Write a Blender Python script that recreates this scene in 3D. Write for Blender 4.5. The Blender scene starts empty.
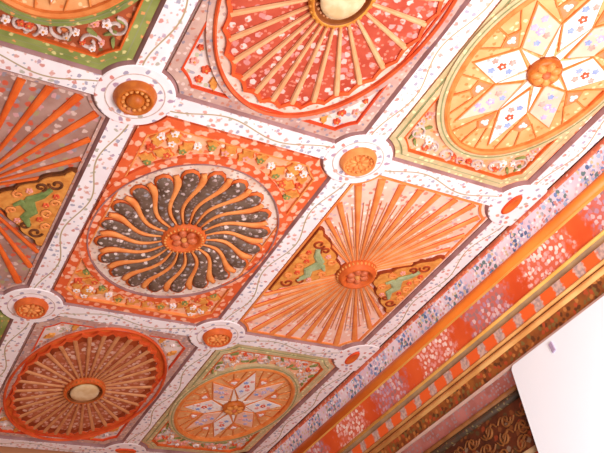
import bpy, bmesh, math, random
from mathutils import Vector, Matrix
from math import sin, cos, pi, sqrt, atan2, radians
SC = bpy.context.scene
COL = SC.collection
H = 3.545                      # height of the batten faces
LU, LV = 0.8095, 1.2           # coffer spacing
RNG = random.Random(7)

# ------------------------------------------------------------------ materials
def lin(c):
    out = []
    for v in c[:3]:
        v = v / 255.0
        out.append(v / 12.92 if v <= 0.04045 else ((v + 0.055) / 1.055) ** 2.4)
    return (*out, 1.0)

class Nodes:
    def __init__(s, name, rough=0.6):
        s.m = bpy.data.materials.new(name); s.m.use_nodes = True
        s.t = s.m.node_tree; s.n = s.t.nodes; s.l = s.t.links
        s.b = s.n['Principled BSDF']; s.b.inputs['Roughness'].default_value = rough
        s.b.inputs['Specular IOR Level'].default_value = 0.25
        s.co = s.n.new('ShaderNodeTexCoord').outputs['Object']
        sp = s.n.new('ShaderNodeSeparateXYZ'); s.l.new(s.co, sp.inputs[0])
        s.x, s.y, s.z = sp.outputs
    def put(s, sock, v):
        if hasattr(v, 'is_linked') or isinstance(v, bpy.types.NodeSocket): s.l.new(v, sock)
        elif isinstance(v, (tuple, list)): sock.default_value = v
        else: sock.default_value = v
    def math(s, op, a, b=0.0, c=0.0):
        n = s.n.new('ShaderNodeMath'); n.operation = op
        s.put(n.inputs[0], a); s.put(n.inputs[1], b); s.put(n.inputs[2], c)
        return n.outputs[0]
    def mix(s, f, a, b):
        n = s.n.new('ShaderNodeMix'); n.data_type = 'RGBA'
        s.put(n.inputs[0], f); s.put(n.inputs[6], a); s.put(n.inputs[7], b)
        return n.outputs[2]
    def noise(s, scale, detail=3.0):
        n = s.n.new('ShaderNodeTexNoise'); n.inputs['Scale'].default_value = scale
        n.inputs['Detail'].default_value = detail; s.l.new(s.co, n.inputs['Vector'])
        return n.outputs[0]
    def below(s, v, edge, soft):           # 1 where v < edge
        n = s.n.new('ShaderNodeMapRange'); n.interpolation_type = 'SMOOTHSTEP'
        s.put(n.inputs['Value'], v)
        n.inputs['From Min'].default_value = edge + soft; n.inputs['From Max'].default_value = edge - soft
        return n.outputs[0]
    def dots(s, scale, r, cols, prob=1.0, shift=0.0, plane='XY', col=None):
        cb = s.n.new('ShaderNodeCombineXYZ')
        a, b = {'XY': (s.x, s.y), 'YZ': (s.y, s.z)}[plane]
        s.l.new(s.math('ADD', a, shift), cb.inputs[0]); s.l.new(s.math('ADD', b, shift * 1.7), cb.inputs[1])
        v = s.n.new('ShaderNodeTexVoronoi'); v.voronoi_dimensions = '2D'; v.inputs['Scale'].default_value = scale
        v.inputs['Randomness'].default_value = 0.85
        s.l.new(cb.outputs[0], v.inputs['Vector'])
        d = s.math('ADD', v.outputs['Distance'], s.math('MULTIPLY', s.math('SUBTRACT', s.noise(scale * 2.2, 1.0), 0.5), 0.6))
        m = s.below(d, r, 0.07)
        sp = s.n.new('ShaderNodeSeparateColor'); s.l.new(v.outputs['Color'], sp.inputs[0])
        if prob < 1: m = s.math('MULTIPLY', m, s.math('LESS_THAN', sp.outputs[1], prob))
        rp = s.n.new('ShaderNodeValToRGB'); rp.color_ramp.interpolation = 'CONSTANT'
        e = rp.color_ramp.elements
        while len(e) < len(cols): e.new(0.5)
        for i, c in enumerate(cols): e[i].position = i / len(cols); 
        for i, c in enumerate(cols): e[i].color = lin(c)
        if len(cols) == 1: e[1].color = lin(cols[0])
        s.l.new(sp.outputs[0], rp.inputs[0])
        return m, rp.outputs[0]
    def done(s, col, bump=0.0, bscale=60):
        s.put(s.b.inputs['Base Color'], col)
        if bump:
            bp = s.n.new('ShaderNodeBump'); bp.inputs['Strength'].default_value = bump; bp.inputs['Distance'].default_value = 0.004
            s.l.new(s.noise(bscale, 3), bp.inputs['Height']); s.l.new(bp.outputs[0], s.b.inputs['Normal'])
        return s.m

def paint(name, c1, c2=None, ns=9, dots=(), rough=0.6, bump=0.15, plane='XY'):
    k = Nodes(name, rough)
    if c2 is None: c2 = tuple(max(0, v * 0.86) for v in c1)
    f = k.below(k.noise(ns, 4), 0.5, 0.2)
    c = k.mix(f, lin(c1), lin(c2))
    for i, (sc, r, cols, pr) in enumerate(dots):
        m, dc = k.dots(sc, r, cols, pr, 0.37 * i + 0.11 * len(name), plane)
        c = k.mix(m, c, dc)
    return k.done(c, bump)

def batten_paint(name, base, base2):
    k = Nodes(name, 0.55)
    c = k.mix(k.below(k.noise(7, 3), 0.5, 0.2), lin(base), lin(base2))
    m, dc = k.dots(37, 0.25, [(212, 142, 132), (172, 162, 178), (218, 160, 148), (186, 174, 160), (190, 160, 176)], 0.6)
    c = k.mix(m, c, dc)
    m, dc = k.dots(58, 0.20, [(224, 176, 168), (180, 172, 184), (228, 190, 170)], 0.3, 0.4)
    c = k.mix(m, c, dc)
    wv = k.math('MULTIPLY', k.math('SINE', k.math('MULTIPLY', k.x, 16.0)), 0.021)
    d = k.math('ABSOLUTE', k.math('SUBTRACT', k.y, wv))
    c = k.mix(k.below(d, 0.0026, 0.0012), c, lin((176, 150, 112)))
    return k.done(c, 0.1)

def frieze_paint():
    k = Nodes('frieze_paint', 0.5)
    per = 0.365
    ph = k.math('DIVIDE', k.math('SUBTRACT', k.y, 0.0575), per)
    fr = k.math('FRACT', k.math('ADD', ph, 0.5))
    d = k.math('MULTIPLY', k.math('ABSOLUTE', k.math('SUBTRACT', fr, 0.5)), per)
    dn = k.math('ADD', d, k.math('MULTIPLY', k.math('SUBTRACT', k.noise(30, 3), 0.5), 0.17))
    inb = k.below(dn, 0.115, 0.035)
    par = k.math('LESS_THAN', k.math('FRACT', k.math('MULTIPLY', k.math('FLOOR', k.math('ADD', ph, 0.5)), 0.5)), 0.25)
    base = k.mix(k.below(k.noise(6, 3), 0.5, 0.2), lin((230, 96, 44)), lin((214, 78, 34)))
    gA = lin((222, 120, 96)); gB = lin((196, 122, 120))
    c = k.mix(k.math('MULTIPLY', inb, 0.6), base, k.mix(par, gB, gA))
    mA, cA = k.dots(50, 0.42, [(250, 205, 195), (244, 178, 170), (255, 226, 214), (236, 150, 140)], 0.95, 0.0, 'YZ')
    mB, cB = k.dots(46, 0.42, [(206, 160, 172), (186, 140, 160), (226, 190, 190), (170, 120, 120)], 0.95, 0.5, 'YZ')
    c = k.mix(k.math('MULTIPLY', inb, k.math('MULTIPLY', mA, par)), c, cA)
    c = k.mix(k.math('MULTIPLY', inb, k.math('MULTIPLY', mB, k.math('SUBTRACT', 1.0, par))), c, cB)
    return k.done(c, 0.15)

def check_paint():
    k = Nodes('check_paint', 0.5)
    fr = k.math('FRACT', k.math('ADD', k.math('DIVIDE', k.math('SUBTRACT', k.y, 0.947), 0.1175), 0.5))
    d = k.math('ADD', k.math('ABSOLUTE', k.math('SUBTRACT', fr, 0.5)), k.math('MULTIPLY', k.math('SUBTRACT', k.noise(60, 3), 0.5), 0.34))
    m = k.below(d, 0.31, 0.04)
    a = k.mix(k.below(k.noise(60, 2), 0.5, 0.15), lin((214, 176, 160)), lin((170, 140, 136)))
    c = k.mix(m, a, lin((238, 100, 42)))
    return k.done(c, 0.15)

def coved_floral():
    k = Nodes('floral_band_paint', 0.5)
    c = k.mix(k.below(k.noise(9, 3), 0.5, 0.15), lin((240, 218, 226)), lin((226, 196, 210)))
    m, dc = k.dots(46, 0.42, [(120, 140, 190), (90, 112, 150), (170, 186, 214), (110, 130, 130), (150, 160, 200)], 0.85, 0.0, 'YZ')
    w = k.below(k.math('ABSOLUTE', k.math('SUBTRACT', k.math('FRACT', k.math('DIVIDE', k.y, 0.21)), 0.5)), 0.34, 0.08)
    c = k.mix(k.math('MULTIPLY', m, w), c, dc)
    m, dc = k.dots(60, 0.33, [(238, 190, 196), (250, 240, 240), (216, 140, 130), (220, 190, 150)], 0.7, 0.6, 'YZ')
    c = k.mix(m, c, dc)
    return k.done(c, 0.15)

M = {}
M['batten'] = batten_paint('batten_paint', (247, 233, 234), (238, 220, 222))
M['plate'] = paint('plate_paint', (247, 233, 233), (238, 220, 222), 9,
                   [(34, .27, [(212, 130, 118), (168, 156, 174), (220, 150, 130), (184, 166, 150), (182, 146, 166)], .6)])
M['mauve'] = paint('mauve_edge_paint', (168, 122, 120), (142, 96, 92), 14)
M['ceiling'] = paint('ceiling_board', (150, 90, 60))
M['red'] = paint('red_border_paint', (228, 100, 54), (212, 84, 42), 9, [(28, .33, [(246, 178, 148), (242, 160, 128)], .95)])
M['redplain'] = paint('red_line_paint', (226, 78, 36), (204, 64, 28))
M['ochre'] = paint('ochre_paint', (228, 154, 76), (208, 124, 54), 40)
M['ochredark'] = paint('dark_outline_paint', (120, 62, 28), (90, 50, 26), 40)
M['pinkground'] = paint('pink_ground_paint', (240, 178, 140), (232, 148, 108), 14, [(42, .3, [(250, 220, 205), (228, 110, 70), (214, 150, 90)], .6)])
M['pale'] = paint('pale_ring_paint', (234, 212, 200), (216, 180, 160), 20, [(60, .3, [(214, 140, 110), (190, 160, 150)], .5)])
M['petal'] = paint('dark_petal_paint', (116, 90, 76), (92, 66, 52), 25, [(40, .26, [(214, 190, 182), (190, 160, 156), (150, 136, 138)], .6), (80, .3, [(140, 112, 104)], .4)])
M['orange'] = paint('orange_paint', (238, 150, 84), (226, 124, 62), 20)
M['orangedeep'] = paint('deep_orange_paint', (222, 106, 44), (196, 84, 32), 20)
M['brownred'] = paint('brown_red_paint', (160, 64, 26), (130, 48, 20), 20)
M['bossgold'] = paint('boss_gilt_paint', (204, 112, 42), (178, 86, 28), 30, rough=.4)
M['bosslight'] = paint('boss_bead_paint', (226, 152, 84), (204, 122, 56), 40, rough=.4)
M['bosspink'] = paint('boss_pink_paint', (212, 118, 76), (190, 90, 54), 40, rough=.45)
M['fanred'] = paint('fan_red_paint', (194, 82, 58), (176, 64, 44), 12, [(34, .33, [(232, 178, 168), (222, 150, 142), (236, 194, 184), (206, 130, 124)], .58), (64, .3, [(214, 120, 98)], .4)])
M['fanbrown'] = paint('fan_brown_paint', (190, 104, 68), (166, 80, 50), 12, [(40, .38, [(216, 156, 136), (204, 132, 108), (222, 176, 156)], .8)])
M['rib'] = paint('fan_rib_paint', (232, 172, 126), (218, 146, 98), 15)
M['ribbrown'] = paint('brown_fan_rib_paint', (214, 146, 98), (196, 122, 76), 15)
M['fanrim'] = paint('fan_rim_paint', (228, 96, 48), (206, 74, 32), 15)
M['mauveband'] = paint('mauve_band_paint', (206, 166, 150), (186, 140, 132), 14, [(56, .3, [(150, 130, 140), (226, 190, 180), (190, 120, 100)], .7)])
M['whitefloral'] = paint('white_floral_paint', (234, 214, 208), (220, 186, 176), 12, [(40, .32, [(170, 160, 170), (226, 140, 110), (190, 180, 150)], .5)])
M['gilt'] = paint('gilt_paint', (222, 150, 62), (190, 108, 36), 25, rough=.38)
M['giltdark'] = paint('dark_gilt_paint', (156, 86, 36), (128, 62, 24), 25)
M['cream'] = paint('cream_boss_paint', (234, 204, 164), (214, 172, 124), 22, rough=.4)
M['green'] = paint('green_border_paint', (206, 182, 142), (188, 162, 116), 12, [(40, .24, [(226, 214, 160), (230, 180, 130)], .6)])
M['greendeep'] = paint('deep_green_border_paint', (150, 152, 84), (122, 128, 64), 12, [(40, .24, [(214, 196, 130), (226, 150, 90)], .6)])
M['brownground'] = paint('brown_ground_paint', (176, 84, 50), (140, 70, 40), 14, [(42, .3, [(206, 140, 110), (120, 90, 50), (214, 120, 70)], .7)])
M['greenline'] = paint('green_line_paint', (150, 148, 104), (128, 130, 86), 12)
M['starorange'] = paint('star_orange_paint', (236, 174, 118), (228, 152, 92), 14, [(46, .28, [(248, 206, 156), (232, 130, 70)], .5)])
M['strap'] = paint('strap_orange_paint', (230, 140, 74), (216, 116, 52), 25)
M['starwhite'] = paint('star_white_paint', (248, 236, 232), (238, 220, 216), 12, [(40, .2, [(226, 180, 176), (190, 190, 216)], .3)])
M['starpink'] = paint('star_pink_paint', (246, 200, 176), (238, 180, 156), 12, [(40, .2, [(220, 170, 170), (200, 180, 200)], .3)])
M['sliver'] = paint('star_sliver_paint', (250, 238, 230), (244, 220, 206))
M['cellpink'] = paint('cell_pink_paint', (240, 140, 96), (228, 118, 76), 20)
M['white'] = paint('blossom_white_paint', (246, 232, 228), (232, 206, 204), 50)
M['pinkbl'] = paint('blossom_pink_paint', (240, 170, 160), (226, 140, 126), 50)
M['redbl'] = paint('blossom_red_paint', (226, 96, 60), (204, 74, 44), 50)
M['bluebl'] = paint('blossom_blue_paint', (160, 172, 212), (136, 150, 196), 50)
M['lilacbl'] = paint('blossom_lilac_paint', (196, 178, 206), (178, 158, 196), 50)
M['leaf'] = paint('leaf_green_paint', (150, 150, 84), (120, 124, 70), 50)
M['bluegreen'] = paint('bluegreen_paint', (172, 174, 132), (142, 150, 104), 30)  # scroll green paled for the bright coffer, its light put into the colour
M['scroll'] = paint('scroll_grey_paint', (214, 190, 180), (190, 160, 150), 50)
M['raypink'] = paint('ray_pink_paint', (246, 202, 184), (240, 180, 158), 12, [(44, .32, [(250, 222, 212), (226, 130, 110), (206, 170, 170)], .55)])
M['rayshade'] = paint('ray_grey_paint', (182, 142, 130), (160, 114, 100), 12, [(36, .34, [(156, 140, 146), (214, 180, 168), (206, 90, 64), (170, 150, 110), (206, 150, 150)], .75)])  # pink ray ground greyed and darkened, the left side's shade put into its colour
M['rayorange'] = paint('ray_orange_paint', (236, 110, 44), (218, 88, 30), 15)
M['scrollgreen'] = paint('scroll_green_paint', (132, 146, 84), (100, 118, 62), 30)
M['rayrib'] = paint('ray_rib_paint', (236, 146, 80), (226, 120, 58), 15)  # ray orange paled, the right side's strong light put into its colour
M['c_red'] = paint('cornice_red_paint', (226, 120, 88), (208, 96, 66), 12, [(50, .33, [(240, 140, 96), (236, 180, 160)], .6)], plane='YZ')
M['c_floral'] = coved_floral()
M['c_orange'] = paint('cornice_orange_paint', (236, 130, 48), (228, 112, 36), 5, rough=.4)
M['c_yellow'] = paint('cornice_yellow_paint', (236, 178, 96), (224, 156, 70), 9, rough=.42)
M['c_frieze'] = frieze_paint()
M['c_grey'] = paint('cornice_grey_paint', (176, 142, 104), (146, 116, 92), 12)
M['c_check'] = check_paint()
M['c_pale'] = paint('cornice_pale_paint', (226, 170, 104), (204, 138, 74), 9)
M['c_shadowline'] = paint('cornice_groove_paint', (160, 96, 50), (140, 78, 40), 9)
M['c_brown'] = paint('cornice_brown_paint', (150, 84, 34), (122, 60, 26), 20, [(48, .4, [(170, 70, 36), (120, 92, 48), (180, 110, 54), (96, 52, 24)], .85)], plane='YZ', bump=.4)
M['c_lip'] = paint('cornice_lip_paint', (214, 182, 168), (196, 156, 140), 9)
M['w_pink'] = paint('wall_pink_paint', (176, 108, 100), (150, 84, 74), 12, [(60, .3, [(150, 120, 120)], .5)], plane='YZ')
M['w_dark'] = paint('wall_dark_paint', (70, 46, 28), (52, 36, 24), 12, [(70, .3, [(104, 84, 50), (80, 40, 22)], .7)], plane='YZ', bump=.4)
M['w_panel'] = paint('wall_panel_paint', (96, 44, 20), (72, 34, 18), 14, [(34, .4, [(120, 66, 32), (140, 60, 30), (84, 60, 34), (130, 104, 84)], .7)], plane='YZ', bump=.4)  # brown paint, its colour darkened to carry the shade under the cornice
M['w_scroll'] = paint('wall_scroll_paint', (136, 82, 38), (110, 62, 28), 20)
M['w_red'] = paint('wall_red_paint', (180, 60, 24), (150, 46, 20), 9)
M['plaster'] = paint('white_plaster', (243, 248, 255), (240, 246, 254), 3, rough=.8, bump=.05)
M['mauvedot'] = paint('mauve_hook_paint', (190, 166, 196))
M['wire'] = paint('pale_wire_paint', (214, 210, 236))
M['floor'] = paint('floor_tile', (206, 180, 150), (190, 164, 136), 3)
M['farwall'] = paint('far_wall_paint', (200, 130, 90), (180, 110, 70), 3)

# ------------------------------------------------------------------ mesh builder (local z' points DOWN to the viewer)
class MB:
    def __init__(s): s.v = []; s.f = []; s.m = []; s.mats = []
    def mi(s, mat):
        if mat not in s.mats: s.mats.append(mat)
        return s.mats.index(mat)
    def prism(s, poly, z0, z1, mat, bevel=0.0, top=None, side=None):
        """closed prism of a polygon; bevel draws the lower face inward"""
        n = len(poly); b = len(s.v)
        s.v += [(x, y, z0) for x, y in poly]
        q = inset(poly, bevel) if bevel else poly
        s.v += [(x, y, z1) for x, y in q]
        mt = s.mi(top or mat); ms = s.mi(side or mat)
        s.f.append(list(range(b, b + n))); s.m.append(ms)
        s.f.append(list(range(b + n, b + 2 * n))); s.m.append(mt)
        for i in range(n):
            j = (i + 1) % n
            s.f.append([b + i, b + j, b + n + j, b + n + i]); s.m.append(ms)
        return s
    def loops(s, loops, mat, close=True):
        """skin a list of equal-length closed loops of (x,y,z); caps the ends with a fan if close"""
        n = len(loops[0]); b = len(s.v); k = len(loops)
        for lp in loops: s.v += list(lp)
        mats = mat if isinstance(mat, (list, tuple)) else [mat] * (k - 1)
        for a in range(k - 1):
            mi = s.mi(mats[a])
            for i in range(n):
                j = (i + 1) % n
                s.f.append([b + a * n + i, b + a * n + j, b + (a + 1) * n + j, b + (a + 1) * n + i]); s.m.append(mi)
        if close:
            s.f.append(list(range(b, b + n))); s.m.append(s.mi(mats[0]))
            s.f.append(list(range(b + (k - 1) * n, b + k * n))); s.m.append(s.mi(mats[-1]))
        return s
    def ring(s, outer, inner, z0, z1, mat, rise=0.0, side=None):
        """annular slab between two loops (same count)"""
        n = len(outer)
        if rise:
            mid = [((a[0] + c[0]) / 2, (a[1] + c[1]) / 2) for a, c in zip(outer, inner)]
            lp = [[(x, y, z0) for x, y in outer], [(x, y, z1) for x, y in outer], [(x, y, z1 + rise) for x, y in mid],
                  [(x, y, z1) for x, y in inner], [(x, y, z0) for x, y in inner]]
            mm = [side or mat, mat, mat, side or mat]
        else:
            lp = [[(x, y, z0) for x, y in outer], [(x, y, z1) for x, y in outer], [(x, y, z1) for x, y in inner], [(x, y, z0) for x, y in inner]]
            mm = [side or mat, mat, side or mat]
        b = len(s.v); s.loops(lp, mm, close=False)
        k = len(lp)
        for i in range(n):
            j = (i + 1) % n
            s.f.append([b + i, b + j, b + (k - 1) * n + j, b + (k - 1) * n + i]); s.m.append(s.mi(side or mat))
        return s
    def lathe(s, cx, cy, prof, mat, sx=1.0, sy=1.0, n=40):
        lp = [[(cx + r * sx * cos(2 * pi * i / n), cy + r * sy * sin(2 * pi * i / n), z) for i in range(n)] for r, z in prof]
        return s.loops(lp, mat)
    def dome(s, cx, cy, z, rx, ry, h, mat, n=14, rot=0.0):
        pr = [(1, 0), (.92, .45), (.7, .78), (.38, .95), (.05, 1)]
        lp = []
        for r, k in pr:
            lp.append([(cx + r * (rx * cos(t) * cos(rot) - ry * sin(t) * sin(rot)), cy + r * (rx * cos(t) * sin(rot) + ry * sin(t) * cos(rot)), z + h * k)
                       for t in [2 * pi * i / n for i in range(n)]])
        return s.loops(lp, mat)
    def flower(s, cx, cy, z, r, h, mat, core=None, petals=5, rot=0.0):
        n = petals * 6; poly = []
        for i in range(n):
            t = 2 * pi * i / n
            k = 0.68 + 0.32 * abs(cos(petals * t / 2))
            poly.append((cx + r * k * cos(t + rot), cy + r * k * sin(t + rot)))
        s.prism(poly, z, z + h, mat, bevel=r * 0.12)
        if core: s.dome(cx, cy, z + h * .8, r * .3, r * .3, h * .6, core, 8)
        return s
    def leaf(s, cx, cy, z, L, W, ang, h, mat, lobes=3):
        n = 22; up = []; dn = []
        for i in range(n + 1):
            t = i / n
            w = W * (sin(pi * t ** 0.8)) * (0.82 + 0.18 * cos(lobes * 2 * pi * t))
            up.append((L * (t - .5), w)); dn.append((L * (t - .5), -w))
        poly = up + dn[::-1][1:-1]
        c, sn = cos(ang), sin(ang)
        poly = [(cx + x * c - y * sn, cy + x * sn + y * c) for x, y in poly]
        s.prism(poly, z, z + h, mat, bevel=W * .12)
        return s
    def ribbon(s, pts, ws, z0, h, mat, side=None):
        """ridge along a 2-D path: half-widths ws, rounded section of height h"""
        k = len(pts); hs = h if isinstance(h, (list, tuple)) else [h] * k
        sec = [(-1, 0), (-1, .45), (-.6, .9), (0, 1), (.6, .9), (1, .45), (1, 0)]
        lp = []
        for i, (x, y) in enumerate(pts):
            a = pts[max(0, i - 1)]; b2 = pts[min(k - 1, i + 1)]
            dx, dy = b2[0] - a[0], b2[1] - a[1]; l = sqrt(dx * dx + dy * dy) or 1
            nx, ny = -dy / l, dx / l
            lp.append([(x + nx * ws[i] * q, y + ny * ws[i] * q, z0 + hs[i] * e) for q, e in sec])
        n = len(sec); b = len(s.v)
        for l_ in lp: s.v += l_
        for a in range(k - 1):
            for i in range(n):
                j = (i + 1) % n
                s.f.append([b + a * n + i, b + a * n + j, b + (a + 1) * n + j, b + (a + 1) * n + i])
                s.m.append(s.mi(side if (side and i in (0, 5)) else mat))
        s.f.append(list(range(b, b + n))); s.m.append(s.mi(mat))
        s.f.append(list(range(b + (k - 1) * n, b + k * n))); s.m.append(s.mi(mat))
        return s
    def build(s, name, parent=None, loc=None, flip=True, smooth=False):
        me = bpy.data.meshes.new(name)
        bm = bmesh.new()
        vs = [bm.verts.new((x, y, -z if flip else z)) for x, y, z in s.v]
        for f, mi in zip(s.f, s.m):
            try: fc = bm.faces.new([vs[i] for i in f]); fc.material_index = mi; fc.smooth = smooth
            except ValueError: pass
        bmesh.ops.recalc_face_normals(bm, faces=bm.faces)
        bm.to_mesh(me); bm.free()
        for m in s.mats: me.materials.append(M[m])
        o = bpy.data.objects.new(name, me); COL.objects.link(o)
        if parent: o.parent = parent
        if loc: o.location = loc
        return o

def inset(poly, d):
    n = len(poly); area = sum(poly[i][0] * poly[(i + 1) % n][1] - poly[(i + 1) % n][0] * poly[i][1] for i in range(n))
    sg = 1 if area > 0 else -1; out = []
    for i in range(n):
        p, a, b = poly[i], poly[i - 1], poly[(i + 1) % n]
        e1 = Vector((p[0] - a[0], p[1] - a[1])); e2 = Vector((b[0] - p[0], b[1] - p[1]))
        if e1.length < 1e-9 or e2.length < 1e-9: out.append(p); continue
        e1.normalize(); e2.normalize()
        n1 = Vector((-e1.y, e1.x)) * sg; n2 = Vector((-e2.y, e2.x)) * sg
        m = n1 + n2
        if m.length < 0.3: out.append(p); continue
        m.normalize(); k = d / max(0.45, m.dot(n1))
        out.append((p[0] + m.x * k, p[1] + m.y * k))
    return out

def empty(name, label, cat, loc, group=None):
    o = bpy.data.objects.new(name, None); COL.objects.link(o); o.empty_display_size = .05
    o.location = loc; o['label'] = label; o['category'] = cat
    if group: o['group'] = group
    return o
def tag(o, label, cat, group=None):
    o['label'] = label; o['category'] = cat
    if group: o['group'] = group
    return o
def struct(o): o['kind'] = 'structure'; return o

def ell(rx, ry, n=96, cx=0, cy=0, ph=0): return [(cx + rx * cos(2 * pi * i / n + ph), cy + ry * sin(2 * pi * i / n + ph)) for i in range(n)]

Z0 = -0.016     # ground of the coffers (z' down)

# coffer outlines: a rectangle with a concave bite round every boss plate
RB = 0.131
class Coffer:
    def __init__(s, x0, x1, y0, y1):
        s.cx, s.cy = (x0 + x1) / 2, (y0 + y1) / 2
        s.hx, s.hy = (x1 - x0) / 2, (y1 - y0) / 2
        s.x = (x0, x1); s.y = (y0, y1)
        # plate centre offsets beyond the corner, half batten 0.068
        s.o = 0.050
    def outline(s, d=0.0, m=10):
        hx, hy = s.hx - d, s.hy - d; R = RB + d; k = s.o
        pts = []
        for sx, sy in ((1, 1), (-1, 1), (-1, -1), (1, -1)):
            ccx, ccy = sx * (s.hx + k), sy * (s.hy + k)
            q = k + d
            a0 = math.acos(min(1, q / R))        # angle from x axis-line to the vertical edge hit
            # hit on vertical edge x=hx: offset (-q, -sqrt(R2-q2)); on horizontal edge: (-sqrt, -q)
            t1 = atan2(-sqrt(max(0, R * R - q * q)), -q); t2 = atan2(-q, -sqrt(max(0, R * R - q * q)))
            arc = [(R * cos(t1 + (t2 - t1) * i / m), R * sin(t1 + (t2 - t1) * i / m)) for i in range(m + 1)]
            arc = [(ccx + sx * a, ccy + sy * b) for a, b in arc]
            if sx * sy < 0: arc = arc[::-1]
            pts += arc
        # densify straight runs
        out = []; n = len(pts)
        for i in range(n):
            a, b = pts[i], pts[(i + 1) % n]; out.append(a)
            if i % (m + 1) == m:
                for t in range(1, 12): out.append((a[0] + (b[0] - a[0]) * t / 12, a[1] + (b[1] - a[1]) * t / 12))
        return out

EB = 1.488                                   # coffer limit beside the edge batten
XS = [(LU - EB, -0.050), (0.050, LU - 0.050), (LU + 0.050, EB)]
YS = [(-1.10, -0.050), (0.050, LV - 0.050), (LV + 0.050, 2.374)]

def coffer_root(i, j, label):
    c = Coffer(*XS[i + 1], *YS[j + 1])
    r = empty('ceiling_coffer', label, 'ceiling panel', (c.cx, c.cy, H), 'painted ceiling coffers')
    MB_ = MB().prism(c.outline(-0.014), -0.05, Z0, None or 'ceiling')
    return c, r

def ground(c, r, mat):
    MB().prism(c.outline(-0.012), Z0 - .02, Z0, mat).build('ground_board', r)
def border(c, r, d0, d1, mat, z1, name='border', rise=0.0):
    MB().ring(c.outline(d0), c.outline(d1), Z0, z1, mat, rise).build(name, r)

def in_spandrel(c, x, y, d, rx, ry):
    if abs(x) > c.hx - d or abs(y) > c.hy - d: return False
    if (x / rx) ** 2 + (y / ry) ** 2 < 1: return False
    for sx in (1, -1):
        for sy in (1, -1):
            if (x - sx * (c.hx + c.o)) ** 2 + (y - sy * (c.hy + c.o)) ** 2 < (RB + d) ** 2: return False
    return True

def scatter(c, sx, sy, d, rx, ry, mind, rng, tries=900):
    pts = []
    for _ in range(tries):
        x = rng.uniform(0.0, c.hx); y = rng.uniform(0.12, c.hy)
        if not in_spandrel(c, x, y, d, rx, ry): continue
        if all((x - a) ** 2 + (y - b) ** 2 > mind ** 2 for a, b in pts): pts.append((x, y))
    return [(sx * x, sy * y) for x, y in pts]

def spiral(cx, cy, r, turns, a0, sg=1, n=22):
    return [(cx + r * (1 - .75 * t / n) * cos(a0 + sg * turns * 2 * pi * t / n), cy + r * (1 - .75 * t / n) * sin(a0 + sg * turns * 2 * pi * t / n)) for t in range(n + 1)]

def spandrels(c, r, d, rx, ry, kind, seed):
    for sx in (1, -1):
        for sy in (1, -1):
            rng = random.Random(seed)
            b = MB()
            def put(nm):
                nonlocal b
                b.build(nm, r); b = MB()
            if kind == 'leafy':
                for (x, y) in scatter(c, sx, sy, d + .022, rx + .022, ry + .022, .053, rng):
                    w = rng.uniform(.023, .030); a = rng.uniform(0, pi)
                    b.leaf(x, y, Z0, w * 3.1, w * 1.12, a, .004, 'orangedeep', 3)
                    b.leaf(x, y, Z0, w * 2.75, w, a, .009, 'ochre', 3); put('spandrel_leaf')
                for (x, y) in scatter(c, sx, sy, d + .014, rx + .014, ry + .014, .045, rng)[:18]:
                    b.flower(x, y, Z0, .016, .011, rng.choice(['white', 'pinkbl', 'pinkbl', 'redbl', 'leaf']), 'ochre', 5, rng.random()); put('spandrel_flower')
            elif kind == 'dense':
                for (x, y) in scatter(c, sx, sy, d + .02, rx + .02, ry + .02, .075, rng)[:10]:
                    b.ribbon(spiral(x, y, .034, 1.2, rng.uniform(0, 6), rng.choice((1, -1))), [.0045] * 23, Z0, .009, 'scroll'); put('spandrel_scroll')
                for (x, y) in scatter(c, sx, sy, d + .012, rx + .012, ry + .012, .03, rng):
                    k = rng.random()
                    if k < .25: b.leaf(x, y, Z0, .042, .009, rng.uniform(0, pi), .008, 'leaf', 1); put('spandrel_leaf')
                    else: b.flower(x, y, Z0, rng.uniform(.009, .017), .01, rng.choice(['white', 'white', 'pinkbl', 'redbl', 'scroll']), 'ochre', 5, rng.random()); put('spandrel_flower')
            else:
                for (x, y) in scatter(c, sx, sy, d + .016, rx + .016, ry + .016, .036, rng):
                    k = rng.random()
                    if k < .4: b.leaf(x, y, Z0, rng.uniform(.05, .075), .015, rng.uniform(0, pi), .009, 'ochre', 3); put('spandrel_leaf')
                    else: b.flower(x, y, Z0, rng.uniform(.010, .018), .009, rng.choice(['white', 'scroll', 'pinkbl', 'redbl']), 'ochre', 5, rng.random()); put('spandrel_flower')

# ------------------------------------------------------------------ the ceiling battens and bosses
def batten(p, q, label, hw=0.040, bev=0.010, end0=0.121, end1=0.121):
    """strip between plate centres p and q"""
    dx, dy = q[0] - p[0], q[1] - p[1]; L = sqrt(dx * dx + dy * dy)
    mx, my = (p[0] + q[0]) / 2, (p[1] + q[1]) / 2
    def loop(w):
        out = []; n = 8
        for i in range(n + 1):
            y = -w + 2 * w * i / n
            out.append((L / 2 - (sqrt(max(0, end1 ** 2 - y * y)) if end1 else 0), y))
        for i in range(n + 1):
            y = w - 2 * w * i / n
            out.append((-L / 2 + (sqrt(max(0, end0 ** 2 - y * y)) if end0 else 0), y))
        return out
    a, b = loop(hw + bev), loop(hw)
    m = MB().loops([[(x, y, Z0 - .012) for x, y in a], [(x, y, Z0) for x, y in a], [(x, y, -.002) for x, y in b], [(x, y, 0) for x, y in b]], ['mauve', 'mauve', 'batten'])
    # the painted face
    m.m[-1] = m.mi('batten')
    o = m.build('ceiling_batten', None, (mx, my, H))
    o.rotation_euler = (0, 0, atan2(dy, dx))
    return tag(o, label, 'batten', 'white flowered ceiling battens')

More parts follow.
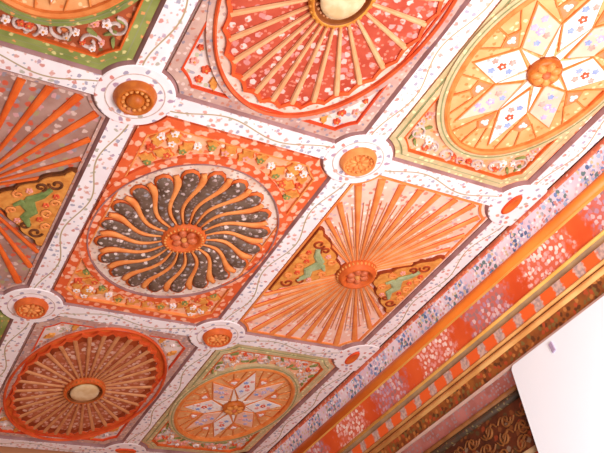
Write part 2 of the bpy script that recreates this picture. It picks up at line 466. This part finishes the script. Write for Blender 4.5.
def boss_parts(r, R, kind):
    """turned boss on its plate; all hang downwards"""
    if kind == 'cup':
        MB().lathe(0, 0, [(R * 1.04, 0), (R * 1.06, .005), (R, .014), (R * .90, .027), (R * .82, .031), (R * .74, .029), (R * .70, .021), (.004, .018)], 'bossgold').build('boss_drum', r, smooth=True)
        for i in range(14):
            t = 2 * pi * i / 14
            MB().dome(R * .60 * cos(t), R * .60 * sin(t), .018, R * .12, R * .12, .010, 'bosslight', 10).build('bead', r, smooth=True)
        MB().lathe(0, 0, [(R * .44, .018), (R * .44, .025), (R * .36, .034), (R * .2, .041), (.002, .043)], 'bossgold').build('knob', r, smooth=True)
    else:
        MB().lathe(0, 0, [(R * 1.04, 0), (R * 1.06, .005), (R, .014), (R * .92, .026), (R * .86, .029), (R * .80, .026), (R * .78, .017), (.004, .015)], 'orange' if kind == 'pale' else 'orangedeep').build('boss_drum', r, smooth=True)
        b = MB()
        for i in range(16):
            t = 2 * pi * i / 16
            b.dome(R * .70 * cos(t), R * .70 * sin(t), .015, R * .10, R * .10, .010, 'bosslight', 8)
        b.build('bead_ring', r, smooth=True)
        b = MB()
        for i in range(8):
            t = 2 * pi * i / 8
            b.dome(R * .36 * cos(t), R * .36 * sin(t), .014, R * .26, R * .13, .009, 'orange', 10, rot=t)
        b.dome(0, 0, .015, R * .14, R * .14, .014, 'bosslight')
        b.build('flower', r, smooth=True)

def rosette(x, y, label, kind, clip=None):
    r = empty('ceiling_boss', label, 'boss', (x, y, H), 'bosses where the ceiling battens cross')
    def circ(R):
        return [(R * cos(2 * pi * i / 48), R * sin(2 * pi * i / 48)) for i in range(48)]
    def cl(pts):
        if clip is None: return pts
        ax, lim = clip
        return [(min(px, lim), py) if ax == 'x' else (px, min(py, lim)) for px, py in pts]
    lp = [[(a, b, z) for a, b in cl(circ(R))] for R, z in ((.132, Z0 - .012), (.132, Z0), (.123, 0), (.119, .003))]
    MB().loops(lp, ['mauve', 'mauve', 'plate']).build('plate', r)
    if clip is None:
        s = MB(); n = 48
        s.ring([(.092 * cos(2 * pi * i / n), .092 * sin(2 * pi * i / n)) for i in range(n)],
               [(.0885 * cos(2 * pi * i / n), .0885 * sin(2 * pi * i / n)) for i in range(n)], .002, .0042, 'scroll').build('ring_line', r)
        boss_parts(r, .063, kind)
    else:
        ax, lim = clip
        sx, sy = (.024, .058) if ax == 'x' else (.058, .024)
        ox, oy = (-.040, 0) if ax == 'x' else (0, -.040)
        MB().lathe(ox, oy, [(1, .002), (1.0, .008), (.86, .013), (.7, .010), (.01, .009)], ['redplain', 'redplain', 'orangedeep', 'orangedeep'], sx, sy).build('oval_knob', r, smooth=True)
    return r

EX, EY = 1.555, 2.44          # centre lines of the edge battens
WX, WY = LU - EX, LV - EY     # their mirror images on the other two sides
A, B, D, E_ = (0, 0), (LU, 0), (0, LV), (LU, LV)
C_, F_ = (EX, 0), (EX, LV)
G, Gl = (LU, EY), (0, EY)
rosette(*A, 'boss with deep orange beaded cup, between dark swirl coffer and green-bordered corner coffer', 'cup')
rosette(*B, 'boss with pale orange flower cup, between dark swirl coffer and large pale star coffer', 'pale')
rosette(*D, 'boss with orange flower cup, nearest the left photo edge, below the shaded ray coffer', 'deep')
rosette(*E_, 'boss with orange flower cup, between dark swirl coffer and small orange star coffer', 'deep')
rosette(*C_, 'half plate with red oval knob against the cornice, at the large pale star coffer', 'half', ('x', .049))
rosette(*F_, 'half plate with a pinkish oval knob against the cornice, beside the small star coffer', 'half', ('x', .049))
rosette(*G, 'half plate with orange oval knob at bottom photo edge, below the brown fan coffer', 'half', ('y', .049))

SW, RL, RR, FT, FB = 'dark swirl coffer', 'shaded ray coffer', 'bright ray coffer', 'red fan coffer', 'brown fan coffer'
ST, SB, SG, SL = 'large pale star coffer', 'small star coffer', 'green-bordered corner coffer', 'olive sliver coffer'
def bt(p, q, a, b, **k): return batten(p, q, 'white flowered batten between the %s and the %s' % (a, b), **k)
bt(A, B, FT, SW); bt(D, E_, SW, FB); bt(A, D, RL, SW); bt(B, E_, SW, RR)
bt(B, C_, ST, RR); bt(E_, F_, RR, SB)
bt((WX, 0), A, SG, RL); bt((WX, LV), D, RL, SL)
bt((0, WY), A, SG, FT); bt((LU, WY), B, FT, ST)
bt(D, Gl, SL, FB); bt(E_, G, FB, SB)
batten((EX, WY), C_, 'white flowered edge batten between the large pale star coffer and the cornice')
batten(C_, F_, 'white flowered edge batten between the bright ray coffer and the cornice')
batten(F_, (EX, EY), 'white flowered edge batten between the small star coffer and the cornice', end1=0)
batten(Gl, G, 'white flowered edge batten along the far side of the brown fan coffer')
batten(G, (EX - .07, EY), 'white flowered edge batten along the far side of the small star coffer', end1=0)

# ------------------------------------------------------------------ swirl coffer
def swirl_coffer(i, j, label):
    c, r = coffer_root(i, j, label)
    ground(c, r, 'pinkground')
    border(c, r, 0.004, .042, 'red', Z0 + .010)
    border(c, r, .042, .047, 'orange', Z0 + .012, 'border_fillet')
    RX, RY = .372, .440
    spandrels(c, r, .050, RX, RY, 'leafy', 11)
    clip = lambda p: [(max(-c.hx + .003, min(c.hx - .003, x)), y) for x, y in p]
    MB().ring(clip(ell(RX, RY)), clip(ell(RX - .0335, RY - .034)), Z0, Z0 + .013, 'red').build('ring', r)
    MB().ring(ell(RX - .026, RY - .034), ell(RX - .031, RY - .039), Z0, Z0 + .016, 'mauve').build('ring_fillet', r)
    rx, ry = RX - .031, RY - .039
    MB().prism(ell(rx, ry), Z0, Z0 + .006, 'pale').build('field', r)
    N = 20
    def pt(q, th): return (rx * q * cos(th), ry * q * sin(th))
    def path(th0, q0, q1, n=20):
        return [pt(q, th0 + .24 * (q - .22) / .7 - .075 * sin((q - .22) / .70 * 2 * pi)) for q in [q0 + (q1 - q0) * k / n for k in range(n + 1)]]
    for k in range(N):
        th = 2 * pi * k / N
        p = path(th, .22, .90)
        n = len(p)
        w = [.007 + .025 * (t / (n - 1)) ** 1.0 for t in range(n)]
        for t in range(3): w[n - 1 - t] *= (0.30, .78, .95)[t]
        MB().ribbon(path(th, .22, .925), [x + .0055 for x in w], Z0 + .006, .009, 'orangedeep', side='brownred').build('petal_rim', r, smooth=True)
        MB().ribbon(p, w, Z0 + .010, [.014] * (n - 1) + [.009], 'petal', side='brownred').build('petal', r, smooth=True)
        p2 = path(th + pi / N, .22, .88)
        n2 = len(p2)
        MB().ribbon(p2, [.004 + .011 * (t / (n2 - 1)) * (1 if t < n2 - 2 else .6) for t in range(n2)], Z0 + .008, .013, 'orange', side='orangedeep').build('rib', r, smooth=True)
    R = .080
    MB().lathe(0, 0, [(R * 1.08, Z0 + .006), (R * 1.06, .004), (R, .012), (R * .90, .017), (R * .78, .019), (R * .73, .014), (R * .69, .004), (.003, .004)], 'orangedeep', sy=1.0).build('boss_ring', r, smooth=True)
    b = MB()
    for k in range(28):
        t = 2 * pi * k / 28
        b.dome(R * .88 * cos(t), R * .88 * sin(t), .015, .006, .004, .007, 'bosslight', 8, rot=t)
    b.build('bead_ring', r, smooth=True)
    for k in range(6):
        t = 2 * pi * k / 6
        MB().dome(R * .40 * cos(t), R * .40 * sin(t), .003, .021, .016, .016, 'bosspink', 12, rot=t).build('boss_petal', r, smooth=True)
    MB().dome(0, 0, .004, .012, .012, .019, 'bosslight').build('boss_heart', r, smooth=True)

# ------------------------------------------------------------------ fan coffers
def fan_coffer(i, j, label, field, N, cy=0.0):
    c, r = coffer_root(i, j, label)
    ground(c, r, 'whitefloral')
    border(c, r, .004, .040, 'mauveband', Z0 + .010)
    border(c, r, .040, .046, 'redplain', Z0 + .012, 'border_fillet')
    RX, RY = c.hx - .001, c.hy - .006
    mb = .006 if field == 'fanbrown' else .020
    spandrels(c, r, .048, RX, RY, 'sparse', 23 + i + j)
    MB().ring(ell(RX, RY), ell(RX - mb, RY - mb), Z0, Z0 + .013, 'mauveband').build('ring', r)
    MB().ring(ell(RX - mb, RY - mb), ell(RX - mb - .011, RY - mb - .011), Z0, Z0 + .018, 'fanrim', rise=.005).build('ring_fillet', r)
    rx, ry = RX - mb - .011, RY - mb - .011
    MB().prism(ell(rx, ry), Z0, Z0 + .004, 'orangedeep' if field == 'fanbrown' else 'pale').build('field', r)
    # wavy scalloped edge between the ring and the flutes
    n = N * 10
    def scal(k, amp): return k * (1 - amp * abs(sin(N * 0.5 * (2 * pi * i_ / n))))
    outer = []; inner = []
    for i_ in range(n):
        t = 2 * pi * i_ / n
        s = abs(cos(N * t / 2))
        outer.append((rx * (.955 - .035 * s) * cos(t), ry * (.955 - .035 * s) * sin(t)))
        inner.append((rx * (.925 - .045 * s) * cos(t), ry * (.925 - .045 * s) * sin(t)))
    MB().ring(outer, inner, Z0 + .003, Z0 + .015, 'fanrim').build('scalloped_edge', r)
    def P(q, t): return (rx * q * cos(t), ry * q * sin(t))
    for k in range(N):
        t0 = 2 * pi * (k - .5 + .5) / N; h = pi / N
        tc = t0 + h
        # dished flute with rounded tip
        poly = [P(.18, tc - h * .86), P(.5, tc - h * .86), P(.86, tc - h * .86), P(.905, tc - h * .55), P(.925, tc), P(.905, tc + h * .55), P(.86, tc + h * .86), P(.5, tc + h * .86), P(.18, tc + h * .86)]
        fl = MB().prism(poly, Z0 + .003, Z0 + .008, field)
        if field == 'fanbrown': fl.prism([P(.80, tc - h * .7), P(.87, tc - h * .7), P(.91, tc), P(.87, tc + h * .7), P(.80, tc + h * .7), P(.83, tc)], Z0 + .006, Z0 + .0095, 'brownred')
        fl.build('flute', r)
        pr = [P(.18 + .72 * q / 6, t0) for q in range(7)]
        MB().ribbon(pr, [.005 + .0055 * q / 6 for q in range(7)], Z0 + .004, .014, 'ribbrown' if field == 'fanbrown' else 'rib', side='brownred').build('rib', r)
    a = .092
    s = 1.22
    MB().lathe(0, 0, [(a * 1.0, Z0 + .005), (a * 1.03, .004), (a, .014), (a * .93, .021), (a * .87, .021), (a * .83, .012), (a * .80, -.002), (.003, -.002)], (['orangedeep'] if field == 'fanbrown' else ['gilt']) * 4 + ['giltdark'] * 3, sy=s).build('boss_ring', r, smooth=True)
    b = MB()
    for k in range(30):
        t = 2 * pi * k / 30
        b.dome(a * .98 * cos(t), a * .98 * s * sin(t), .012, .006, .006, .007, 'bossgold' if field == 'fanbrown' else 'gilt', 8)
    b.build('bead_ring', r, smooth=True)
    MB().lathe(0, 0, [(a * .66, -.003), (a * .70, .014), (a * .68, .021), (a * .52, .026), (a * .25, .028), (.002, .029)], ['gilt', 'cream', 'cream', 'cream', 'cream'], sy=s).build('boss_dome', r, smooth=True)

# ------------------------------------------------------------------ star coffers
def star_coffer(i, j, label, gm='green', gnd='pinkground'):
    c, r = coffer_root(i, j, label)
    ground(c, r, gnd)
    border(c, r, .003, .022, gm, Z0 + .008, 'border')
    border(c, r, .022, .027, 'greenline', Z0 + .009, 'border_line')
    border(c, r, .027, .046, gm, Z0 + .012, 'inner_border')
    border(c, r, .046, .052, 'orangedeep', Z0 + .013, 'border_fillet')
    RX, RY = c.hx - .004, .425
    spandrels(c, r, .054, RX, RY, 'dense', 41 + i)
    MB().ring(ell(RX, RY), ell(RX - .026, RY - .026), Z0, Z0 + .0155, gm).build('ring', r)
    MB().ring(ell(RX - .012, RY - .012), ell(RX - .016, RY - .016), Z0, Z0 + .017, 'greenline').build('ring_line', r)
    MB().ring(ell(RX - .026, RY - .026), ell(RX - .044, RY - .044), Z0, Z0 + .018, 'strap', rise=.005).build('ring_moulding', r)
    rx, ry = RX - .044, RY - .044
    MB().prism(ell(rx, ry), Z0, Z0 + .004, 'starorange').build('field', r)
    def P(q, t): return (rx * q * cos(t), ry * q * sin(t))
    ph = radians(34.5)
    for k in range(8):
        t = ph + 2 * pi * k / 8; h = pi / 8
        q = [P(.20, t), P(.53, t - h), P(.95, t), P(.53, t + h)]
        MB().prism(q, Z0 + .003, Z0 + .010, 'strap', bevel=.001).build('lozenge_frame', r)
        qi = inset(q, .005)
        lz = MB().prism(qi, Z0 + .009, Z0 + .0125, 'starwhite' if k % 2 else 'starpink', bevel=.001)
        lz = lz.build('lozenge', r)
        pal = ('redbl', 'pinkbl', 'bluebl', 'bluebl', 'pinkbl', 'bluebl', 'lilacbl') if k % 2 else ('lilacbl', 'pinkbl', 'lilacbl', 'bluebl', 'lilacbl', 'pinkbl', 'bluebl')
        for w, (dq, da) in enumerate(((.56, 0), (.47, .11), (.66, -.08), (.44, -.10), (.69, .07))):
            fx, fy = P(dq, t + da)
            MB().flower(fx, fy, Z0 + .012, (.017, .014, .014, .013, .013)[w], .0025, pal[w], 'white' if w == 0 else None, 5, w).build('painted_blossom', lz)
        s = [P(.17, t + h - .30), P(.17, t + h + .30), P(.50, t + h)]
        MB().prism(inset([P(.16, t + h - .42), P(.16, t + h + .42), P(.52, t + h)], .004), Z0 + .003, Z0 + .009, 'sliver').build('star_ray', r)
        kt = [P(.55, t + h), P(.74, t + h - .155), P(.80, t + h), P(.74, t + h + .155)]
        MB().prism(kt, Z0 + .003, Z0 + .009, 'strap').build('kite_frame', r)
        MB().prism(inset(kt, .005), Z0 + .008, Z0 + .0105, 'cellpink').build('kite', r)
        hx, hy = P(.70, t + h); a = t + h
        b = MB()
        for sg in (-1, 1):
            b.dome(hx + .007 * sg * -sin(a) + .004 * cos(a), hy + .007 * sg * cos(a) + .004 * sin(a), Z0 + .009, .0095, .0095, .005, 'white', 10)
        b.dome(hx - .006 * cos(a), hy - .006 * sin(a), Z0 + .009, .009, .007, .005, 'white', 10, rot=a)
        b.build('heart', r)
        # strap lines out to the ring and across the outer cells
        for t1 in (t + h,):
            MB().ribbon([P(.80, t1), P(.90, t1), P(.995, t1)], [.0035] * 3, Z0 + .003, .008, 'strap', side='brownred').build('strap', r)
        for sg in (-1, 1):
            MB().ribbon([P(.74, t + h + sg * .155), P(.87, t + h + sg * .21), P(.995, t + h + sg * .25)], [.003] * 3, Z0 + .003, .007, 'strap', side='brownred').build('strap', r)
    R = .057
    MB().lathe(0, 0, [(R, Z0 + .005), (R * 1.02, .004), (R * .98, .012), (R * .85, .018), (R * .72, .018), (R * .66, .010), (.003, .008)], 'bossgold').build('boss_ring', r, smooth=True)
    for k in range(7):
        t = 2 * pi * k / 7
        MB().dome(R * .55 * cos(t), R * .55 * sin(t), .007, .022, .017, .020, 'bosslight', 12, rot=t).build('boss_petal', r, smooth=True)
    MB().dome(0, 0, .010, .016, .016, .021, 'bosspink').build('boss_heart', r, smooth=True)

# ------------------------------------------------------------------ ray coffers
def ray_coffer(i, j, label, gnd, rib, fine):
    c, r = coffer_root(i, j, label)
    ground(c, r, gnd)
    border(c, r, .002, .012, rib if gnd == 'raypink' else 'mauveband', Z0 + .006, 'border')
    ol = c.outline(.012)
    def hit(t):            # distance to the outline along direction t
        best = 9; dx, dy = cos(t), sin(t)
        n = len(ol)
        for k in range(n):
            (x1, y1), (x2, y2) = ol[k], ol[(k + 1) % n]
            ex, ey = x2 - x1, y2 - y1; den = dx * ey - dy * ex
            if abs(den) < 1e-9: continue
            s = (x1 * ey - y1 * ex) / den; u = (x1 * dy - y1 * dx) / den
            if s > 0 and -1e-6 <= u <= 1.000001: best = min(best, s)
        return best
    CA = radians(33)
    for sec in (0, 1):
        N = 14
        for k in range(N):
            t = (CA + (pi - 2 * CA) * (k + .0) / (N - 1)) + sec * pi
            L = hit(t) - .006
            n = 8
            pts = [((.085 + (L - .085) * q / n) * cos(t), (.085 + (L - .085) * q / n) * sin(t)) for q in range(n + 1)]
            w1 = (.0135 if fine else .0128) * L / .53
            MB().ribbon(pts, [.003 + (w1 - .003) * q / n for q in range(n + 1)], Z0, .010, rib, side='redplain' if fine else 'orangedeep').build('ray', r)
            if fine and k < N - 1:
                for fr in (.33, .67):
                    t2 = t + (pi - 2 * CA) * fr / (N - 1)
                    L2 = (hit(t2) - .006) * .80
                    MB().ribbon([((.085 + (L2 - .085) * q / 4) * cos(t2), (.085 + (L2 - .085) * q / 4) * sin(t2)) for q in range(5)], [.0022, .003, .003, .0025, .001], Z0, .006, 'rib').build('fine_ray', r)
    # scalloped cartouches on the two long sides
    for sg in (-1, 1):
        X0 = c.hx - .012
        def edge(off):
            pts = []; n = 60
            for q in range(n + 1):
                u = -1 + 2 * q / n
                base = .205 * (1 - abs(u) ** 1.25)
                lob = .017 * abs(sin(u * 11))
                pts.append((X0 - base - lob - off * (1 if abs(u) < .98 else 0), u * (.212 + off)))
            return pts
        e0 = [(sg * x, y) for x, y in edge(.004) + [(X0, .218), (X0, -.218)]]
        e1 = [(sg * x, y) for x, y in edge(0) + [(X0, .206), (X0, -.206)]]
        cart = MB().prism(e0, Z0, Z0 + .014, 'brownred' if fine else 'ochredark').prism(inset(e1, .003), Z0 + .013, Z0 + .019, 'ochre').build('cartouche', r)
        b = MB()
        z = Z0 + .018; gm = 'bluegreen' if fine else 'scrollgreen'
        sh = [(.055, -.105), (.075, -.065), (.105, -.035), (.105, .0), (.085, .03), (.10, .065), (.075, .105)]
        b.ribbon([(sg * (X0 - x), y) for x, y in sh], [.009, .015, .018, .025, .021, .016, .008], z, .010, gm, side='leaf')
        b.ribbon([(sg * (X0 - x), y) for x, y in [(.105, -.01), (.13, -.01), (.15, .012)]], [.014, .012, .006], z, .009, gm, side='leaf')
        b.build('green_scroll', r)
        b = MB()
        for (x, y, rr, tr) in ((.045, .135, .026, 0), (.045, -.135, .026, 3), (.035, .02, .022, 1), (.15, .04, .018, 2), (.15, -.045, .018, 4), (.09, .105, .020, 5), (.09, -.105, .020, 1), (.02, .09, .018, 2), (.025, -.04, .018, 0)):
            b.ribbon([(sg * px, py) for px, py in spiral(X0 - x, y, rr, 1.1, tr, 1 if y > 0 else -1)], [.005] * 23, z, .007, ('brownred' if fine else 'ochredark') if x in (.045, .09) else 'orange', side='orangedeep' if fine else 'ochredark'); b.build('curl', r); b = MB()
        b = MB()
        for (x, y) in ((.05, -.02), (.05, .06), (.12, -.075), (.03, -.075), (.12, .09)):
            b.flower(sg * (X0 - x), y, z, .013, .007, 'redbl' if (x < .1) else 'pinkbl', 'ochre'); b.build('cartouche_flower', r); b = MB()
    R = .078
    MB().lathe(0, 0, [(R * 1.12, Z0), (R * 1.12, Z0 + .012), (R * 1.0, .010), (R * .92, .024), (R * .82, .028), (R * .74, .022), (R * .70, .006), (.003, .004)], 'orangedeep').build('boss_ring', r, smooth=True)
    b = MB()
    for k in range(30):
        t = 2 * pi * k / 30
        b.dome(R * 1.04 * cos(t), R * 1.04 * sin(t), -.004, .006, .006, .012, 'bosslight', 8)
    b.build('bead_ring', r, smooth=True)
    for k in range(6):
        t = 2 * pi * k / 6
        MB().dome(R * .40 * cos(t), R * .40 * sin(t), .003, .021, .018, .021, 'bosspink', 12, rot=t).build('boss_petal', r, smooth=True)
    MB().dome(0, 0, .005, .013, .013, .022, 'bosslight').build('boss_heart', r, smooth=True)

swirl_coffer(0, 0, 'ceiling coffer with a dark grey swirl of twenty petals inside a red dotted border')
ray_coffer(1, 0, 'bright ceiling coffer of pink and orange rays, with green scrolls, beside the cornice', 'raypink', 'rayrib', True)
ray_coffer(-1, 0, 'shaded ceiling coffer of orange rays, greyed by painted shade, left of the dark swirl coffer', 'rayshade', 'rayorange', False)
fan_coffer(0, -1, 'ceiling coffer with a bright red flowered fan wheel cut by the top edge', 'fanred', 28)
fan_coffer(0, 1, 'ceiling coffer with a brown fluted fan wheel around a cream oval boss, at lower left', 'fanbrown', 32)
star_coffer(1, -1, 'large pale ceiling coffer with an eight-lozenge star, at the upper right')
star_coffer(1, 1, 'small orange ceiling coffer with an eight-lozenge star, at the bottom beside the cornice')
star_coffer(-1, -1, 'green-bordered ceiling coffer with grey flower scrolls, at the upper left corner', 'greendeep', 'brownground')
star_coffer(-1, 1, 'olive-edged sliver of ceiling coffer at left photo edge, below the shaded ray coffer', 'greendeep', 'brownground')

# ------------------------------------------------------------------ cornice on the right-hand wall
YA, YB = -1.30, 2.49
CORN = empty('cornice', 'long stepped cornice of painted bands between flowered ceiling and right-hand wall', 'cornice', (0, 0, H))
def band(name, prof, mat, parent=CORN, back=.06, smooth=False, y0=YA, y1=YB):
    """prism along Y of an open profile [(X, z up)], closed behind"""
    m = MB()
    pr = list(prof) + [(prof[-1][0] + back, prof[-1][1]), (prof[0][0] + back, prof[0][1])]
    n = len(pr); lp = [[(x, y, z) for x, z in pr] for y in (y0, y1)]
    m.loops(lp, mat)
    return m.build(name, parent, None if parent else (0, 0, H), flip=False, smooth=smooth)
def halfround(x0, z0, x1, z1, bulge, n=9):
    dx, dz = x1 - x0, z1 - z0; L = sqrt(dx * dx + dz * dz); nx, nz = dz / L, -dx / L   # towards the room
    if nx > 0: nx, nz = -nx, -nz
    return [(x0 + dx * t + nx * bulge * sin(pi * t), z0 + dz * t + nz * bulge * sin(pi * t)) for t in [k / n for k in range(n + 1)]]
band('red_fillet', [(1.606, .004), (1.606, -.016), (1.612, -.018)], 'c_red')
band('flower_band', halfround(1.612, -.018, 1.630, -.092, -.004), 'c_floral')
band('orange_moulding', halfround(1.630, -.092, 1.640, -.134, .013), 'c_orange', smooth=True)
band('yellow_fillet', [(1.641, -.134), (1.643, -.142)], 'c_yellow')
band('flowered_frieze', halfround(1.645, -.142, 1.675, -.2525, -.005), 'c_frieze')
band('yellow_moulding', halfround(1.673, -.2525, 1.674, -.266, .005), 'c_yellow', smooth=True)
band('grey_groove', halfround(1.680, -.266, 1.682, -.292, -.004), 'c_grey')
band('chequered_band', [(1.680, -.292), (1.688, -.338)], 'c_check')
band('pale_moulding', halfround(1.689, -.338, 1.691, -.352, .006), 'c_pale', smooth=True)
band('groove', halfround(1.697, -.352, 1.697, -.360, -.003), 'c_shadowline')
band('pale_bead', halfround(1.692, -.360, 1.695, -.384, .007), 'c_pale', smooth=True)
band('carved_brown_band', halfround(1.698, -.384, 1.710, -.440, -.004), 'c_brown')
band('pale_lip', [(1.706, -.440), (1.708, -.450)], 'c_lip')

# ------------------------------------------------------------------ walls, floor, ceiling slab
ZP = H - 0.452
WX0 = 1.745
def wbox(name, x0, x1, y0, y1, z0, z1, mat):
    m = MB().loops([[(x0, y0, z), (x1, y0, z), (x1, y1, z), (x0, y1, z)] for z in (z0, z1)], mat)
    return struct(m.build(name, None, None, flip=False))
wbox('floor', -2.6, 1.95, -3.2, 2.75, -.05, 0, 'floor')
wbox('ceiling', -1.0, 1.95, -1.45, 2.75, H + .045, H + .12, 'ceiling')
wbox('wall_right', WX0, 1.95, -3.2, 2.55, 0, H + .045, 'w_panel')
wbox('wall_far', -2.6, 1.95, 2.55, 2.75, 0, H + .045, 'farwall')
# mouldings of the painted wall below the cornice, all behind the pier's edge
def wtrim(name, prof, mat, smooth=False, y0=.44): return struct(band(name, prof, mat, None, .02, smooth, y0))
wtrim('trim_1', halfround(1.716, -.451, 1.732, -.510, -.006), 'w_pink')
wtrim('trim_2', halfround(1.728, -.510, 1.736, -.530, .006), 'w_scroll', True)
wtrim('trim_3', halfround(1.732, -.530, 1.740, -.556, .008), 'w_dark', True)
wtrim('trim_4', halfround(1.738, -.760, 1.738, -.785, .008), 'c_grey', True)
wtrim('trim_5', [(1.741, -.785), (1.741, -.87)], 'w_red')
# raised scrolls of the wall panel
b = MB(); rng = random.Random(4)
def wallribbon(pts, w, h):
    k = MB(); k.ribbon([(y, z) for y, z in pts], w, 0, h, 'w_scroll')
    off = len(b.v); b.v += [(WX0 - zz, yy, H + xx) for yy, xx, zz in k.v]
    b.f += [[i + off for i in f] for f in k.f]; b.m += [b.mi('w_scroll')] * len(k.f)
for k in range(14):
    y = .47 + .11 * k
    for q, zz in enumerate((-.605, -.665, -.725)):
        g = (k + q) % 2
        wallribbon(spiral(y + .03 * q, zz, .030, 1.2, pi * g + q, 1 if g else -1), [.0035] * 23, .008)
        wallribbon([(y + .03 * q - .05 + .10 * t / 8, zz + .022 * sin(2 * pi * t / 8 + pi * g)) for t in range(9)], [.003, .004, .005, .006, .006, .005, .004, .003, .002], .006)
w = b.build('carved_scrollwork', None, None, flip=False)
tag(w, 'gold scrollwork on dark brown wall panel under the cornice, left of white pier', 'scrollwork')

# the blank white pier
P = empty('plaster_pier', 'blank white plastered pier under the cornice at the lower right', 'pier', (1.70, -.6, 0))
def pier():
    y0, y1, z1, rr = -1.6, .43, ZP, .02
    pr = [(y0, 0), (y1, 0)] + [(y1 - rr + rr * cos(t), z1 - rr + rr * sin(t)) for t in [pi / 2 * k / 6 for k in range(7)]] + [(y0, z1)]
    m = MB().loops([[(x, y, z) for y, z in pr] for x in (1.700, WX0 - .001)], 'plaster')
    m.v = [(x - 1.70, y + .6, z) for x, y, z in m.v]
    m.build('pier_body', P, flip=False)
    m = MB()
    m.loops([[(x, y, z) for y, z in ((.190, 3.033), (.206, 3.028), (.211, 3.066), (.195, 3.071))] for x in (1.694, 1.7005)], 'mauvedot')
    m.v = [(x - 1.70, y + .6, z) for x, y, z in m.v]
    m.build('hook', P, flip=False)
    m = MB(); m.ribbon([(.20 + .045 * cos(t), 2.965 + .05 * sin(t)) for t in [radians(10 + 14 * k) for k in range(13)]], [.0022] * 13, 0, .003, 'wire')
    m.v = [(-zz, yy, xx) for yy, xx, zz in m.v]
    m.build('wire_loop', P, flip=False)
pier()

# ------------------------------------------------------------------ camera
cam = bpy.data.cameras.new('camera'); co = bpy.data.objects.new('camera', cam); COL.objects.link(co)
cam.sensor_fit = 'HORIZONTAL'; cam.sensor_width = 36; cam.lens = 36 * 834.8 / 604
R = Matrix(((0.87011497, 0.20472604, 0.44831594), (-0.47427006, 0.5952177, 0.64867851), (-0.1340442, -0.77704771, 0.61500326)))
M3 = Matrix([[R[i][0], -R[i][1], -R[i][2]] for i in range(3)])
co.matrix_world = Matrix.Translation((-.61773918, -1.65710121, H - 1.94466073)) @ M3.to_4x4()
cam.clip_start = .01
SC.camera = co

# ------------------------------------------------------------------ light
wd = bpy.data.worlds.new('world'); SC.world = wd; wd.use_nodes = True
bg = wd.node_tree.nodes['Background']; bg.inputs[0].default_value = (1.0, .98, .955, 1); bg.inputs[1].default_value = .70
def area(name, loc, tgt, size, power, col):
    l = bpy.data.lights.new(name, 'AREA'); l.shape = 'RECTANGLE'; l.size, l.size_y = size; l.energy = power; l.color = col
    o = bpy.data.objects.new(name, l); COL.objects.link(o); o.location = loc
    o.rotation_euler = (Vector(tgt) - Vector(loc)).to_track_quat('-Z', 'Y').to_euler()
    return o
area('daylight_window', (.85, -1.35, 1.6), (1.6, .3, 3.25), (1.0, 1.0), 74, (1, .99, .99))
SC.view_settings.view_transform = 'Standard'; SC.view_settings.look = 'None'
SC.view_settings.exposure = 0.0; SC.view_settings.gamma = 1.0; SC.view_settings.use_curve_mapping = False
